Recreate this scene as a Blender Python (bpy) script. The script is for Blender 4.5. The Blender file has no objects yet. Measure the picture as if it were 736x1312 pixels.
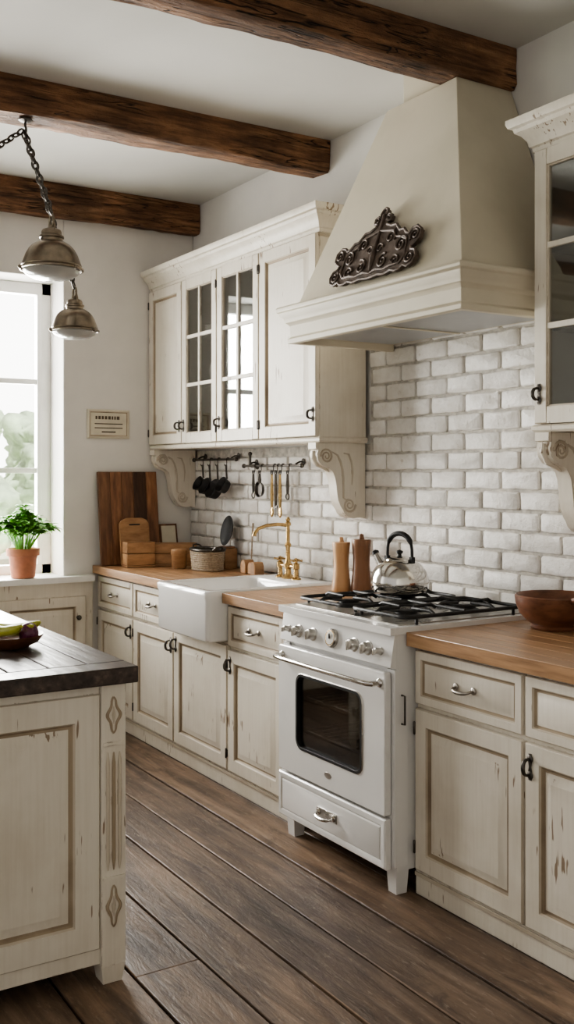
import bpy, bmesh, math, random
from mathutils import Matrix, Vector, noise as mnoise
random.seed(7)
R=math.radians
scene=bpy.context.scene

# ------------------------------------------------------------------ materials
def new_mat(name):
    m=bpy.data.materials.new(name); m.use_nodes=True
    nt=m.node_tree; b=nt.nodes['Principled BSDF']
    return m,nt,b
def N(nt,t,**kw):
    n=nt.nodes.new(t)
    for k,v in kw.items(): setattr(n,k,v)
    return n
def coords(nt,scale=(1,1,1),island=False):
    tc=N(nt,'ShaderNodeTexCoord'); mp=N(nt,'ShaderNodeMapping')
    mp.inputs['Scale'].default_value=scale
    nt.links.new(tc.outputs['Object'],mp.inputs['Vector'])
    if island:
        g=N(nt,'ShaderNodeNewGeometry')
        ml=N(nt,'ShaderNodeMath',operation='MULTIPLY'); ml.inputs[1].default_value=37.0
        nt.links.new(g.outputs['Random Per Island'],ml.inputs[0])
        cb=N(nt,'ShaderNodeCombineXYZ')
        for i in range(3): nt.links.new(ml.outputs[0],cb.inputs[i])
        nt.links.new(cb.outputs[0],mp.inputs['Location'])
    return mp.outputs[0]
def noise(nt,vec,scale,detail=4,rough=.55,dist=0):
    n=N(nt,'ShaderNodeTexNoise'); n.inputs['Scale'].default_value=scale
    n.inputs['Detail'].default_value=detail; n.inputs['Roughness'].default_value=rough
    n.inputs['Distortion'].default_value=dist
    nt.links.new(vec,n.inputs['Vector']); return n.outputs['Fac']
def ramp(nt,fac,stops):
    r=N(nt,'ShaderNodeValToRGB'); e=r.color_ramp.elements
    while len(e)<len(stops): e.new(.5)
    for i,(p,c) in enumerate(stops):
        e[i].position=p; e[i].color=(*c,1) if len(c)==3 else c
    nt.links.new(fac,r.inputs['Fac']); return r.outputs['Color']
def mix(nt,fac,a,b,mode='MIX'):
    m=N(nt,'ShaderNodeMix',data_type='RGBA',blend_type=mode)
    if isinstance(fac,(int,float)): m.inputs[0].default_value=fac
    else: nt.links.new(fac,m.inputs[0])
    for i,x in ((6,a),(7,b)):
        if isinstance(x,tuple): m.inputs[i].default_value=(*x,1)
        else: nt.links.new(x,m.inputs[i])
    return m.outputs[2]
def math2(nt,op,a,b):
    m=N(nt,'ShaderNodeMath',operation=op)
    for i,x in ((0,a),(1,b)):
        if isinstance(x,(int,float)): m.inputs[i].default_value=x
        else: nt.links.new(x,m.inputs[i])
    return m.outputs[0]
def bump(nt,b,h,strength,dist=.01):
    bp=N(nt,'ShaderNodeBump'); bp.inputs['Strength'].default_value=strength
    bp.inputs['Distance'].default_value=dist
    nt.links.new(h,bp.inputs['Height']); nt.links.new(bp.outputs[0],b.inputs['Normal'])

def paint(name,base,dirt,chip=(.23,.155,.095),rough=.5,scratch=True):
    m,nt,b=new_mat(name)
    v=coords(nt)
    n1=noise(nt,v,3.5,5)
    col=ramp(nt,n1,[(.32,dirt),(.55,base)])
    if scratch:
        vs=coords(nt,(1,1,.10))
        n2=noise(nt,vs,75,2,.5); n3=noise(nt,v,5.5,2)
        f=ramp(nt,math2(nt,'MULTIPLY',n2,n3),[(.40,(0,0,0)),(.42,(.9,.9,.9))])
        col=mix(nt,f,col,chip)
        # paint rubbed through on the exposed edges
        bv=N(nt,'ShaderNodeBevel',samples=3); bv.inputs['Radius'].default_value=.005
        g=N(nt,'ShaderNodeNewGeometry')
        dt=N(nt,'ShaderNodeVectorMath',operation='DOT_PRODUCT')
        nt.links.new(bv.outputs[0],dt.inputs[0]); nt.links.new(g.outputs['Normal'],dt.inputs[1])
        edge=math2(nt,'SUBTRACT',1.0,dt.outputs['Value'])
        n6=noise(nt,coords(nt,(1,1,.5)),28,4,.6)
        wm=math2(nt,'MULTIPLY',ramp(nt,edge,[(.02,(0,0,0)),(.12,(1,1,1))]),ramp(nt,n6,[(.54,(0,0,0)),(.60,(.85,.85,.85))]))
        col=mix(nt,wm,col,chip)
        vf=coords(nt,(1,1,.05)); n4=noise(nt,vf,80,2)
        st=ramp(nt,n4,[(.3,(.95,.942,.93)),(.6,(1,1,1))])
        col=mix(nt,1.0,col,st,'MULTIPLY')
        bump(nt,b,n4,.12,.004)
    nt.links.new(col,b.inputs['Base Color']); b.inputs['Roughness'].default_value=rough
    return m
def wood(name,c1,c2,c3=None,grain=(1.2,14,14),scale=3,rough=.5,island=True,bumps=.2,var=.25,spec=.5):
    m,nt,b=new_mat(name)
    v=coords(nt,grain,island)
    n1=noise(nt,v,scale,6,.6)
    stops=[(.28,c1),(.55,c2)]
    stops.append((.8,c3 if c3 else c2))
    col=ramp(nt,n1,stops)
    if island:
        g=N(nt,'ShaderNodeNewGeometry')
        vv=ramp(nt,g.outputs['Random Per Island'],[(0,(1-var,)*3),(1,(1+var*.4,)*3)])
        col=mix(nt,1.0,col,vv,'MULTIPLY')
    nt.links.new(col,b.inputs['Base Color']); b.inputs['Roughness'].default_value=rough
    b.inputs['Specular IOR Level'].default_value=spec
    bump(nt,b,n1,bumps,.006)
    return m
def plain(name,c,rough=.5,metal=0,var=.12,sc=12,bumps=.0,coat=0):
    m,nt,b=new_mat(name)
    v=coords(nt); n=noise(nt,v,sc,4)
    col=ramp(nt,n,[(.3,tuple(x*(1-var) for x in c)),(.7,tuple(min(1,x*(1+var)) for x in c))])
    nt.links.new(col,b.inputs['Base Color'])
    rr=ramp(nt,n,[(.3,(rough*.8,)*3),(.7,(min(1,rough*1.2),)*3)])
    nt.links.new(rr,b.inputs['Roughness'])
    b.inputs['Metallic'].default_value=metal
    b.inputs['Coat Weight'].default_value=coat
    if bumps: bump(nt,b,n,bumps,.01)
    return m
CREAM=paint('cream_paint',(.72,.67,.585),(.635,.58,.49))
CREAM2=paint('cream_paint_hood',(.62,.565,.455),(.565,.515,.41),scratch=False,rough=.55)
GLAZE=paint('antique_glaze',(.36,.285,.20),(.20,.145,.095),scratch=False,rough=.6)
GLAZEL=paint('antique_glaze_light',(.54,.475,.385),(.39,.325,.245),scratch=False,rough=.6)
WALL=plain('plaster_wall',(.72,.70,.665),.85,0,.04,5,.12)
CEIL=plain('plaster_ceiling',(.63,.615,.58),.9,0,.04,2.5,.1)
WHITEWOOD=plain('window_white_paint',(.80,.79,.77),.45,0,.04)
def mk_beam():
    m,nt,b=new_mat('old_beam_wood')
    v=coords(nt,(9,.9,9),True); v2=coords(nt,(1,1,1),True)
    n1=noise(nt,v,3.2,8,.68,.3)
    col=ramp(nt,n1,[(.30,(.055,.026,.014)),(.47,(.21,.105,.053)),(.60,(.35,.19,.10)),(.78,(.50,.31,.18))])
    n2=noise(nt,v2,2.6,4,.6)
    col=mix(nt,1.0,col,ramp(nt,n2,[(.35,(.48,.46,.44)),(.62,(1.15,1.1,1.05))]),'MULTIPLY')
    vc=coords(nt,(14,.8,14)); n3=noise(nt,vc,2.2,2,.5,.8)
    cr=ramp(nt,n3,[(.480,(0,0,0)),(.50,(1,1,1)),(.520,(0,0,0))])
    n4=noise(nt,v2,1.7,2)
    crm=math2(nt,'MULTIPLY',cr,ramp(nt,n4,[(.47,(0,0,0)),(.53,(1,1,1))]))
    col=mix(nt,crm,col,(.015,.008,.005))
    nt.links.new(col,b.inputs['Base Color']); b.inputs['Roughness'].default_value=.65
    n5=noise(nt,v2,9,5,.6)
    h=math2(nt,'SUBTRACT',math2(nt,'ADD',n1,math2(nt,'MULTIPLY',n5,1.2)),crm)
    bump(nt,b,h,1.0,.025)
    return m
BEAM=mk_beam()
def mk_floor():
    m,nt,b=new_mat('worn_floor_planks')
    v=coords(nt,(.8,8,8),True); v2=coords(nt)
    n1=noise(nt,v,2.2,9,.62,.5)
    col=ramp(nt,n1,[(.30,(.060,.040,.030)),(.45,(.130,.090,.065)),(.57,(.200,.143,.104)),(.75,(.31,.235,.18))])
    g=N(nt,'ShaderNodeNewGeometry')
    col=mix(nt,1.0,col,ramp(nt,g.outputs['Random Per Island'],[(0,(.66,.65,.66)),(.5,(.94,.92,.89)),(1,(1.22,1.14,1.04))]),'MULTIPLY')
    n2=noise(nt,v2,1.1,5,.6)
    col=mix(nt,1.0,col,ramp(nt,n2,[(.35,(.58,.57,.58)),(.62,(1.25,1.21,1.16))]),'MULTIPLY')
    n3=noise(nt,coords(nt,(.7,1.8,1),True),6,6,.68,.6)
    col=mix(nt,ramp(nt,n3,[(.54,(0,0,0)),(.70,(.7,.7,.7))]),col,(.040,.028,.021))
    n4=noise(nt,coords(nt,(2.2,9,9),True),7,4,.7)
    col=mix(nt,ramp(nt,n4,[(.58,(0,0,0)),(.68,(.35,.35,.35))]),col,(.38,.31,.25))
    # knots
    vo=N(nt,'ShaderNodeTexVoronoi'); vo.inputs['Scale'].default_value=1.7
    nd=N(nt,'ShaderNodeVectorMath',operation='ADD')
    vk=coords(nt,(.8,1.7,.01),True); nt.links.new(vk,nd.inputs[0])
    nn=noise(nt,v2,9,2); cb=N(nt,'ShaderNodeCombineXYZ'); sc=math2(nt,'MULTIPLY',nn,.12)
    nt.links.new(sc,cb.inputs[0]); nt.links.new(sc,cb.inputs[1]); nt.links.new(cb.outputs[0],nd.inputs[1])
    nt.links.new(nd.outputs[0],vo.inputs['Vector'])
    kn=ramp(nt,vo.outputs['Distance'],[(.035,(.9,.9,.9)),(.075,(0,0,0))])
    col=mix(nt,kn,col,(.022,.014,.010))
    nt.links.new(col,b.inputs['Base Color'])
    nt.links.new(ramp(nt,n3,[(.3,(.36,.36,.36)),(.7,(.58,.58,.58))]),b.inputs['Roughness'])
    b.inputs['Specular IOR Level'].default_value=.45
    bump(nt,b,math2(nt,'ADD',n1,math2(nt,'MULTIPLY',n3,.9)),.45,.010)
    return m
FLOORM=mk_floor()
COUNTER=wood('butcher_block',(.23,.125,.062),(.42,.245,.130),(.54,.35,.20),(1.4,20,20),2.8,.34,True,.08,.2)
DARKTOP=wood('dark_tabletop',(.014,.009,.007),(.055,.038,.030),(.15,.11,.085),(1.2,14,14),2.5,.30,True,.3,.4)
BOARD1=wood('board_brown',(.08,.032,.015),(.22,.10,.046),(.36,.19,.09),(14,14,1.2),2.5,.5,True,.15,.7)
BOARD2=wood('board_light',(.28,.14,.06),(.43,.24,.115),(.52,.31,.16),(4,4,12),2.5,.5,True,.12,.3)
MILLL=wood('maple_wood',(.42,.22,.10),(.60,.36,.19),None,(14,14,1.5),2.5,.4,False,.05)
MILLD=wood('walnut_wood',(.10,.043,.02),(.24,.115,.055),None,(14,14,1.5),2.5,.4,False,.05)
BOWLW=wood('dark_bowl_wood',(.08,.030,.016),(.19,.08,.042),None,(5,5,14),2.5,.36,False,.05)
BASKET=wood('basket_weave',(.18,.13,.09),(.42,.34,.25),None,(30,30,60),2.5,.7,False,.5)
ENAMEL=plain('white_enamel',(.76,.75,.735),.18,0,.03,5,0,.3)
CERAMIC=plain('white_ceramic',(.83,.82,.805),.12,0,.02,5,0,.5)
PEWTER=plain('dark_pewter',(.10,.09,.08),.38,.9,.3,60)
ANTIQ=plain('antique_silver',(.36,.335,.30),.32,1,.3,60)
IRON=plain('cast_iron',(.022,.021,.021),.5,.35,.3,60,.1)
RUST=plain('rusted_iron',(.115,.088,.072),.55,.45,.4,30,.3)
STEEL=plain('polished_steel',(.60,.58,.55),.14,1,.06,8)
SATIN=plain('satin_steel',(.50,.48,.45),.3,1,.06,8)
BRASS=plain('aged_brass',(.50,.35,.17),.26,1,.15,20)
LAMPM=plain('antique_nickel',(.24,.20,.155),.36,1,.3,20)
TERRA=plain('terracotta',(.48,.20,.12),.8,0,.15,25,.05)
SOIL=plain('soil',(.04,.025,.015),.95,0,.3,60,.5)
LEAF=plain('leaf_green',(.17,.42,.06),.45,0,.35,25)
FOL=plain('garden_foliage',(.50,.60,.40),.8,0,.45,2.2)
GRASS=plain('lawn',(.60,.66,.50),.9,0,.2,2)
SIGNM=plain('sign_cream',(.62,.57,.46),.6,0,.1)
INK=plain('sign_ink',(.09,.065,.045),.7,0,.1)
DISH=plain('crockery',(.62,.60,.56),.25,0,.05)
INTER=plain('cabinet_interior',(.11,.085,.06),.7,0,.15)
OVENI=plain('oven_interior',(.035,.033,.032),.35,.3,.2)
BANANA=plain('banana_skin',(.42,.43,.06),.45,0,.3,20)
PLUM=plain('plum_skin',(.12,.02,.06),.3,0,.3,20)
PEAR=plain('green_pear',(.22,.30,.05),.4,0,.2,20)
FILTER=plain('hood_filter_metal',(.36,.36,.36),.4,.6,.1)

def mk_brick():
    m,nt,b=new_mat('whitewashed_brick')
    v=coords(nt,(1,1,1),True)
    n=noise(nt,v,14,7,.68)
    col=ramp(nt,n,[(.22,(.50,.46,.41)),(.36,(.74,.71,.67)),(.6,(.84,.82,.79)),(.8,(.88,.865,.84))])
    g=N(nt,'ShaderNodeNewGeometry')
    vv=ramp(nt,g.outputs['Random Per Island'],[(0,(.86,.85,.835)),(1,(1,1,1))])
    col=mix(nt,1.0,col,vv,'MULTIPLY')
    n2=noise(nt,v,24,4,.65)
    f=ramp(nt,n2,[(.64,(0,0,0)),(.72,(.5,.5,.5))])
    col=mix(nt,f,col,(.45,.37,.30))
    nt.links.new(col,b.inputs['Base Color']); b.inputs['Roughness'].default_value=.6
    bump(nt,b,n,.75,.014)
    return m
BRICK=mk_brick()
MORTAR=plain('mortar',(.46,.43,.385),.95,0,.3,30,.8)
def mk_glass(name,fac=.12,tint=(.95,.97,.97)):
    m,nt,b=new_mat(name)
    nt.nodes.remove(b)
    out=[n for n in nt.nodes if n.type=='OUTPUT_MATERIAL'][0]
    t=N(nt,'ShaderNodeBsdfTransparent'); t.inputs[0].default_value=(*tint,1)
    g=N(nt,'ShaderNodeBsdfGlossy'); g.inputs['Roughness'].default_value=.03
    lw=N(nt,'ShaderNodeLayerWeight'); lw.inputs[0].default_value=.35
    ad=N(nt,'ShaderNodeMath',operation='ADD',use_clamp=True); ad.inputs[1].default_value=fac
    ml=N(nt,'ShaderNodeMath',operation='MULTIPLY'); ml.inputs[1].default_value=.6
    nt.links.new(lw.outputs['Fresnel'],ml.inputs[0]); nt.links.new(ml.outputs[0],ad.inputs[0])
    mx=N(nt,'ShaderNodeMixShader'); nt.links.new(ad.outputs[0],mx.inputs[0])
    nt.links.new(t.outputs[0],mx.inputs[1]); nt.links.new(g.outputs[0],mx.inputs[2])
    nt.links.new(mx.outputs[0],out.inputs[0]); return m
GLASS=mk_glass('cabinet_glass',.08)
WGLASS=mk_glass('window_glass',.02,(.98,.99,.99))
OGLASS=mk_glass('oven_glass',.06,(.70,.70,.70))
def mk_frost():
    m,nt,b=new_mat('lamp_glass')
    b.inputs['Base Color'].default_value=(.80,.80,.77,1); b.inputs['Roughness'].default_value=.12
    b.inputs['Transmission Weight'].default_value=.5; return m
FROST=mk_frost()

# ------------------------------------------------------------------ mesh builder
class MB:
    def __init__(s): s.v=[];s.f=[];s.m=[];s.mats=[];s.M=Matrix.Identity(4)
    def mi(s,mat):
        if mat not in s.mats: s.mats.append(mat)
        return s.mats.index(mat)
    def av(s,co): s.v.append(tuple(s.M@Vector(co))); return len(s.v)-1
    def af(s,idx,mat): s.f.append(tuple(idx)); s.m.append(s.mi(mat))
    def box(s,x0,x1,y0,y1,z0,z1,mat,j=0):
        if x0>x1:x0,x1=x1,x0
        if y0>y1:y0,y1=y1,y0
        if z0>z1:z0,z1=z1,z0
        q=lambda: random.uniform(-j,j) if j else 0
        i=[s.av((x+q(),y+q(),z+q())) for x,y,z in ((x0,y0,z0),(x1,y0,z0),(x1,y1,z0),(x0,y1,z0),(x0,y0,z1),(x1,y0,z1),(x1,y1,z1),(x0,y1,z1))]
        for a in ((0,3,2,1),(4,5,6,7),(0,1,5,4),(1,2,6,5),(2,3,7,6),(3,0,4,7)): s.af([i[k] for k in a],mat)
    def loops(s,loops,mats,cap0=None,cap1=None,closed=False):
        ids=[[s.av(c) for c in L] for L in loops]
        n=len(ids[0])
        for k in range(len(ids)-1):
            mt=mats[k] if isinstance(mats,(list,tuple)) else mats
            for i in range(n):
                j=(i+1)%n
                s.af((ids[k][i],ids[k][j],ids[k+1][j],ids[k+1][i]),mt)
        if closed:
            for i in range(n):
                j=(i+1)%n; s.af((ids[-1][i],ids[-1][j],ids[0][j],ids[0][i]),mats)
        if cap0: s.af(ids[0][::-1],cap0)
        if cap1: s.af(ids[-1],cap1)
    def panel(s,x0,x1,z0,z1,rings,mats,cap,back=True,y=0):
        L=[[(x0+a,y-d,z0+a),(x1-a,y-d,z0+a),(x1-a,y-d,z1-a),(x0+a,y-d,z1-a)] for a,d in rings]
        s.loops(L,mats,mats[0] if back else None,cap)
    def door(s,x0,x1,z0,z1,st=.058,y=0,t=.022,P=None,G=None,G2=None):
        P=P or CREAM;G=G or GLAZE;G2=G2 or GLAZEL
        s.panel(x0,x1,z0,z1,[(0,0),(0,t-.003),(.003,t),(st,t),(st+.005,t-.006),(st+.010,t-.012),(st+.017,t-.012),(st+.045,t-.001),(st+.047,t-.001)],[P,G2,P,G2,G,G,P,P],P,y=y)
    def drawer(s,x0,x1,z0,z1,y=0,t=.022):
        s.panel(x0,x1,z0,z1,[(0,0),(0,t-.003),(.003,t),(.030,t),(.034,t-.006),(.038,t-.009),(.043,t-.009),(.058,t-.002)],[CREAM,GLAZEL,CREAM,GLAZEL,GLAZE,GLAZE,CREAM],CREAM,y=y)
    def lathe(s,prof,mat,c=(0,0,0),seg=32,M=None,mats=None,cap=True):
        old=s.M
        s.M=s.M@Matrix.Translation(c)@(M if M else Matrix.Identity(4))
        L=[[(r*math.cos(2*math.pi*i/seg),r*math.sin(2*math.pi*i/seg),z) for i in range(seg)] for r,z in prof]
        s.loops(L,mats if mats else mat,mat if cap else None,(mats[-1] if mats else mat) if cap else None)
        s.M=old
    def tube(s,pts,r,mat,seg=8,closed=False,flat=1):
        pts=[Vector(p) for p in pts]; n=len(pts)
        rs=r if isinstance(r,(list,tuple)) else [r]*n
        L=[];prev=None
        for i,p in enumerate(pts):
            if closed: t=pts[(i+1)%n]-pts[i-1]
            else: t=pts[min(i+1,n-1)]-pts[max(i-1,0)]
            t.normalize()
            if prev is None:
                a=Vector((0,0,1)) if abs(t.z)<.9 else Vector((1,0,0))
                u=t.cross(a).normalized()
            else:
                u=(prev-t*prev.dot(t)).normalized()
            prev=u; w=t.cross(u)
            L.append([tuple(p+(u*math.cos(2*math.pi*k/seg)+w*math.sin(2*math.pi*k/seg)*flat)*rs[i]) for k in range(seg)])
        s.loops(L,mat,None if closed else mat,None if closed else mat,closed=closed)
    def prism(s,poly,plane,a0,a1,mat,side=None):
        f={'yz':lambda a,p,q:(a,p,q),'xz':lambda a,p,q:(p,a,q),'xy':lambda a,p,q:(p,q,a)}[plane]
        s.loops([[f(a0,p,q) for p,q in poly],[f(a1,p,q) for p,q in poly]],side or mat,mat,mat)
    def sphere(s,c,r,mat,sx=1,sy=1,sz=1,seg=20,rings=12):
        prof=[(max(r*math.sin(math.pi*i/rings),1e-4),-r*math.cos(math.pi*i/rings)) for i in range(rings+1)]
        s.lathe(prof,mat,c,seg,Matrix.Diagonal((sx,sy,sz,1)))
    def molding(s,path,profile,mats,side=1):
        P=[Vector(p) for p in path]; n=len(P); L=[]
        for i in range(n):
            ds=[]
            if i>0: ds.append((P[i]-P[i-1]).normalized())
            if i<n-1: ds.append((P[i+1]-P[i]).normalized())
            ns=[Vector((d.y,-d.x))*side for d in ds]
            if len(ns)==1: m=ns[0]
            else:
                m=(ns[0]+ns[1]).normalized(); m/=m.dot(ns[0])
            L.append([(P[i].x+m.x*o,P[i].y+m.y*o,z) for o,z in profile])
        s.loops(L,mats,mats,mats)
    def build(s,name,bevel=0,seg=2,loc=None,parent=None,ang=35):
        me=bpy.data.meshes.new(name); me.from_pydata(s.v,[],s.f)
        for m in s.mats: me.materials.append(m)
        for p,k in zip(me.polygons,s.m): p.material_index=k
        bm=bmesh.new(); bm.from_mesh(me); bmesh.ops.recalc_face_normals(bm,faces=bm.faces); bm.to_mesh(me); bm.free()
        for p in me.polygons: p.use_smooth=True
        me.set_sharp_from_angle(angle=R(ang))
        ob=bpy.data.objects.new(name,me); scene.collection.objects.link(ob)
        if loc: ob.location=loc
        if parent: ob.parent=parent
        if bevel:
            b=ob.modifiers.new('Bevel','BEVEL'); b.width=bevel; b.segments=seg; b.limit_method='ANGLE'; b.angle_limit=R(40); b.harden_normals=False
        return ob

def frameM(ox,oy,oz,rot=0): return Matrix.Translation((ox,oy,oz))@Matrix.Rotation(R(rot),4,'Z')
def circ(c,r,n,ax='xz'):
    return [(c[0]+r*math.cos(2*math.pi*i/n),c[1],c[2]+r*math.sin(2*math.pi*i/n)) for i in range(n)]
ROTX=Matrix.Rotation(R(90),4,'X')   # lathe z -> -y

H=3.165   # ceiling height
XR=6.6; YF=-5.2
# ------------------------------------------------------------------ room shell
m=MB(); y=0.0; pw=.215
while y>YF:
    x=-random.uniform(0,4.2)
    while x<XR:
        L=random.uniform(4.4,6.4)
        a=max(x,0);b=min(x+L,XR)
        if b-a>.02: m.box(a,b-.003,y-pw+.008,y,-.03,random.uniform(-.0025,.0010),FLOORM,.001)
        x+=L
    y-=pw
m.box(0,XR,YF,0,-.08,-.031,SOIL)
m.build('floor',.0036,2)
m=MB(); m.box(-.3,XR+.1,YF,.2,H,H+.1,CEIL); m.build('ceiling')
m=MB(); m.box(-.3,XR+.1,0,.2,-.05,H,WALL); m.build('wall_back')
m=MB(); m.box(XR,XR+.1,YF,0,-.05,H,WALL); m.build('light_block_wall_right')  # unseen wall added to block light, keeping faces turned from the window darker
# window wall with opening
WY0,WY1,WZ0,WZ1=-2.25,-.86,.86,2.63
m=MB()
m.box(-.3,0,WY1,0,-.05,H,WALL); m.box(-.3,0,YF,WY0,-.05,H,WALL)
m.box(-.3,0,WY0,WY1,-.05,WZ0-.03,WALL); m.box(-.3,0,WY0,WY1,WZ1,H,WALL)
m.build('wall_left',.006)
# window
m=MB(); xf=-.26
fr=.055
m.box(xf-.03,xf+.03,WY1-fr,WY1,WZ0,WZ1,WHITEWOOD); m.box(xf-.03,xf+.03,WY0,WY0+fr,WZ0,WZ1,WHITEWOOD)
m.box(xf-.03,xf+.03,WY0,WY1,WZ1-.07,WZ1,WHITEWOOD); m.box(xf-.03,xf+.03,WY0,WY1,WZ0,WZ0+.06,WHITEWOOD)
ym=(WY0+WY1)/2; m.box(xf-.03,xf+.03,ym-.04,ym+.04,WZ0,WZ1,WHITEWOOD)
for z in (1.49,2.03): m.box(xf-.018,xf+.018,WY0,WY1,z-.016,z+.016,WHITEWOOD)
for (a,b) in ((WY0+fr,ym-.04),(ym+.04,WY1-fr)):
    m.box(xf-.02,xf+.035,a,a+.03,WZ0+.06,WZ1-.07,WHITEWOOD);m.box(xf-.02,xf+.035,b-.03,b,WZ0+.06,WZ1-.07,WHITEWOOD)
m.box(xf-.004,xf+.0,WY0,WY1,WZ0,WZ1,WGLASS)
m.build('window_1',.004)
# sill + built-in cupboard below
m=MB()
m.box(-.23,.0,WY0,WY1,WZ0-.03,WZ0+.004,WHITEWOOD)
m.box(0.0005,.075,WY0-.3,-.69,WZ0-.03,WZ0+.004,WHITEWOOD)
m.build('trim_1')
m=MB(); m.box(0,.035,WY0-.3,-.69,0,WZ0-.031,CREAM)
m.M=frameM(.035,0,0,90)
for a in (-1.26,-1.82,-2.38): m.door(a,a+.52,.1,.745,.06,t=.02)
m.lathe([(.012,0),(.008,.01),(.016,.022),(.010,.032),(.001,.034)],PEWTER,(-.79,-.02,.62),16,ROTX)
m.build('window_seat_cupboard',.002)
# outdoors
m=MB(); m.box(-40,-.35,-30,20,-.9,-.8,GRASS); m.build('garden_lawn')
for k,(bx,by,bz,br) in enumerate(((-13,1.3,.75,1.25),(-15,4.9,1.5,1.7),(-18,-.6,1.1,1.5),(-24,3.2,2.6,2.2))):
    m=MB(); m.sphere((0,0,0),br,FOL,1,1,.85,90,60)
    V=[]
    for co in m.v:
        p=Vector(co)
        f=1+.30*mnoise.noise(p*1.1+Vector((k*7,0,0)))+.16*mnoise.noise(p*3.2)+.10*mnoise.noise(p*8)
        V.append(tuple(p*f))
    m.v=V
    m.tube([(0,0,-br*.5),(0,0,-bz-.79)],.12,BEAM)
    m.build('garden_tree',loc=(bx,by,bz),ang=180)

# ------------------------------------------------------------------ beams
def beam(xa,xb,zb):
    m=MB(); n=90; L=[]
    off=[random.uniform(0,6) for _ in range(6)]
    for i in range(n+1):
        y=YF+.02+(-.004-YF-.02)*i/n
        w=lambda k: .006*math.sin(y*2.3+off[k])+.003*math.sin(y*9+off[k]*3)+random.uniform(-.003,.003)
        L.append([(xa+w(0),y,zb+.016+w(1)),(xa+.016+w(2),y,zb+w(1)),((xa+xb)/2,y,zb+w(5)*.7),(xb-.016+w(3),y,zb+w(4)),(xb+w(3),y,zb+.018+w(4)),(xb+w(5)*.6,y,zb+.08),(xb+.001,y,H-.03+w(2)*.5),(xb,y,H-.001),(xa,y,H-.001)])
    m.loops(L,BEAM,BEAM,BEAM)
    return m.build('ceiling_beam',ang=50)
beam(2.71,2.87,3.008); beam(1.385,1.557,3.008); beam(.005,.10,2.975)

# ------------------------------------------------------------------ brick backsplash (hand-moulded bricks)
m=MB(); bw,bh,mo=.206,.0715,.0095
def brick(x0,x1,z0,z1):
    r=.009; nx=max(2,int((x1-x0)/.032)); nz=3
    ang=random.uniform(-.006,.006); cx,cz=(x0+x1)/2,(z0+z1)/2
    per=[]
    for i in range(nx): per.append((x0+r+(x1-x0-2*r)*i/(nx-1) if nx>1 else cx,z0,0,-1))
    per.append((x1-r*.3,z0+r*.3,.7,-.7))
    for i in range(nz): per.append((x1,z0+r+(z1-z0-2*r)*i/(nz-1),1,0))
    per.append((x1-r*.3,z1-r*.3,.7,.7))
    for i in range(nx): per.append((x1-r-(x1-x0-2*r)*i/(nx-1) if nx>1 else cx,z1,0,1))
    per.append((x0+r*.3,z1-r*.3,-.7,.7))
    for i in range(nz): per.append((x0,z1-r-(z1-z0-2*r)*i/(nz-1),-1,0))
    per.append((x0+r*.3,z0+r*.3,-.7,-.7))
    j=[random.uniform(-.0026,.0014) for _ in per]
    yo=random.uniform(-.003,.003); ty=random.uniform(-.010,.010)
    L=[]
    for ins,y,jy in ((0,-.003,0),(0,-.0170,.001),(.0018,-.0208,.001),(.006,-.0235,.0008)):
        L.append([(x+nx_*(jj-ins)+(z-cz)*ang,y+(yo+(x-cx)*ty if y<-.01 else 0)+random.uniform(-jy,jy),z+nz_*(jj-ins)-(x-cx)*ang) for (x,z,nx_,nz_),jj in zip(per,j)])
    m.loops(L,BRICK,None,BRICK)
row=0; z=.925
while z<2.16:
    off=(row%2)*(bw+mo)/2
    x=-off
    reg=(0.0,4.66) if z+bh<=1.615 else (1.915,3.235)
    while x<4.7:
        w_=random.uniform(-.003,.003)
        a=max(x,reg[0]);b=min(x+bw+w_,reg[1])
        if b-a>.04: brick(a,b,z,z+bh)
        x+=bw+mo
    z+=bh+mo; row+=1
m.box(0,4.66,-.0135,-.001,.921,1.615,MORTAR); m.box(1.915,3.235,-.0135,-.001,1.6155,2.17,MORTAR)
m.build('brick_backsplash',ang=75)

# ------------------------------------------------------------------ hardware helpers
def bail(m,x,y,z,w=.09,vert=False,mat=PEWTER):
    a=w/2
    pts=[]
    for i in range(13):
        t=math.pi*i/12
        p=-a*math.cos(t); q=-.026*math.sin(t)**.6 if 0<i<12 else 0
        drop=-.010*math.sin(t)
        pts.append((x+p,y+q-.004,z+drop) if not vert else (x+drop*.2,y+q-.004,z+p))
    m.tube(pts,[.004+.0030*math.sin(math.pi*i/12) for i in range(13)],mat,8)
    for sgn in (-1,1):
        c=(x+sgn*a,y,z) if not vert else (x,y,z+sgn*a)
        m.lathe([(.012,0),(.013,.003),(.007,.006),(.001,.007)],mat,c,14,ROTX)
    if vert:
        m.prism([(x-.006,z-a-.016),(x+.006,z-a-.016),(x+.010,z-a),(x+.005,z),(x+.010,z+a),(x+.006,z+a+.016),(x-.006,z+a+.016),(x-.010,z+a),(x-.005,z),(x-.010,z-a)],'xz',y,y-.003,mat)
def hinge(m,x,y,z,mat=PEWTER):
    m.tube([(x,y-.006,z-.024),(x,y-.006,z-.020),(x,y-.006,z+.02),(x,y-.006,z+.024)],[.002,.005,.005,.002],mat,8)
    m.box(x-.009,x+.009,y-.003,y,z-.017,z+.017,mat)

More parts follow.
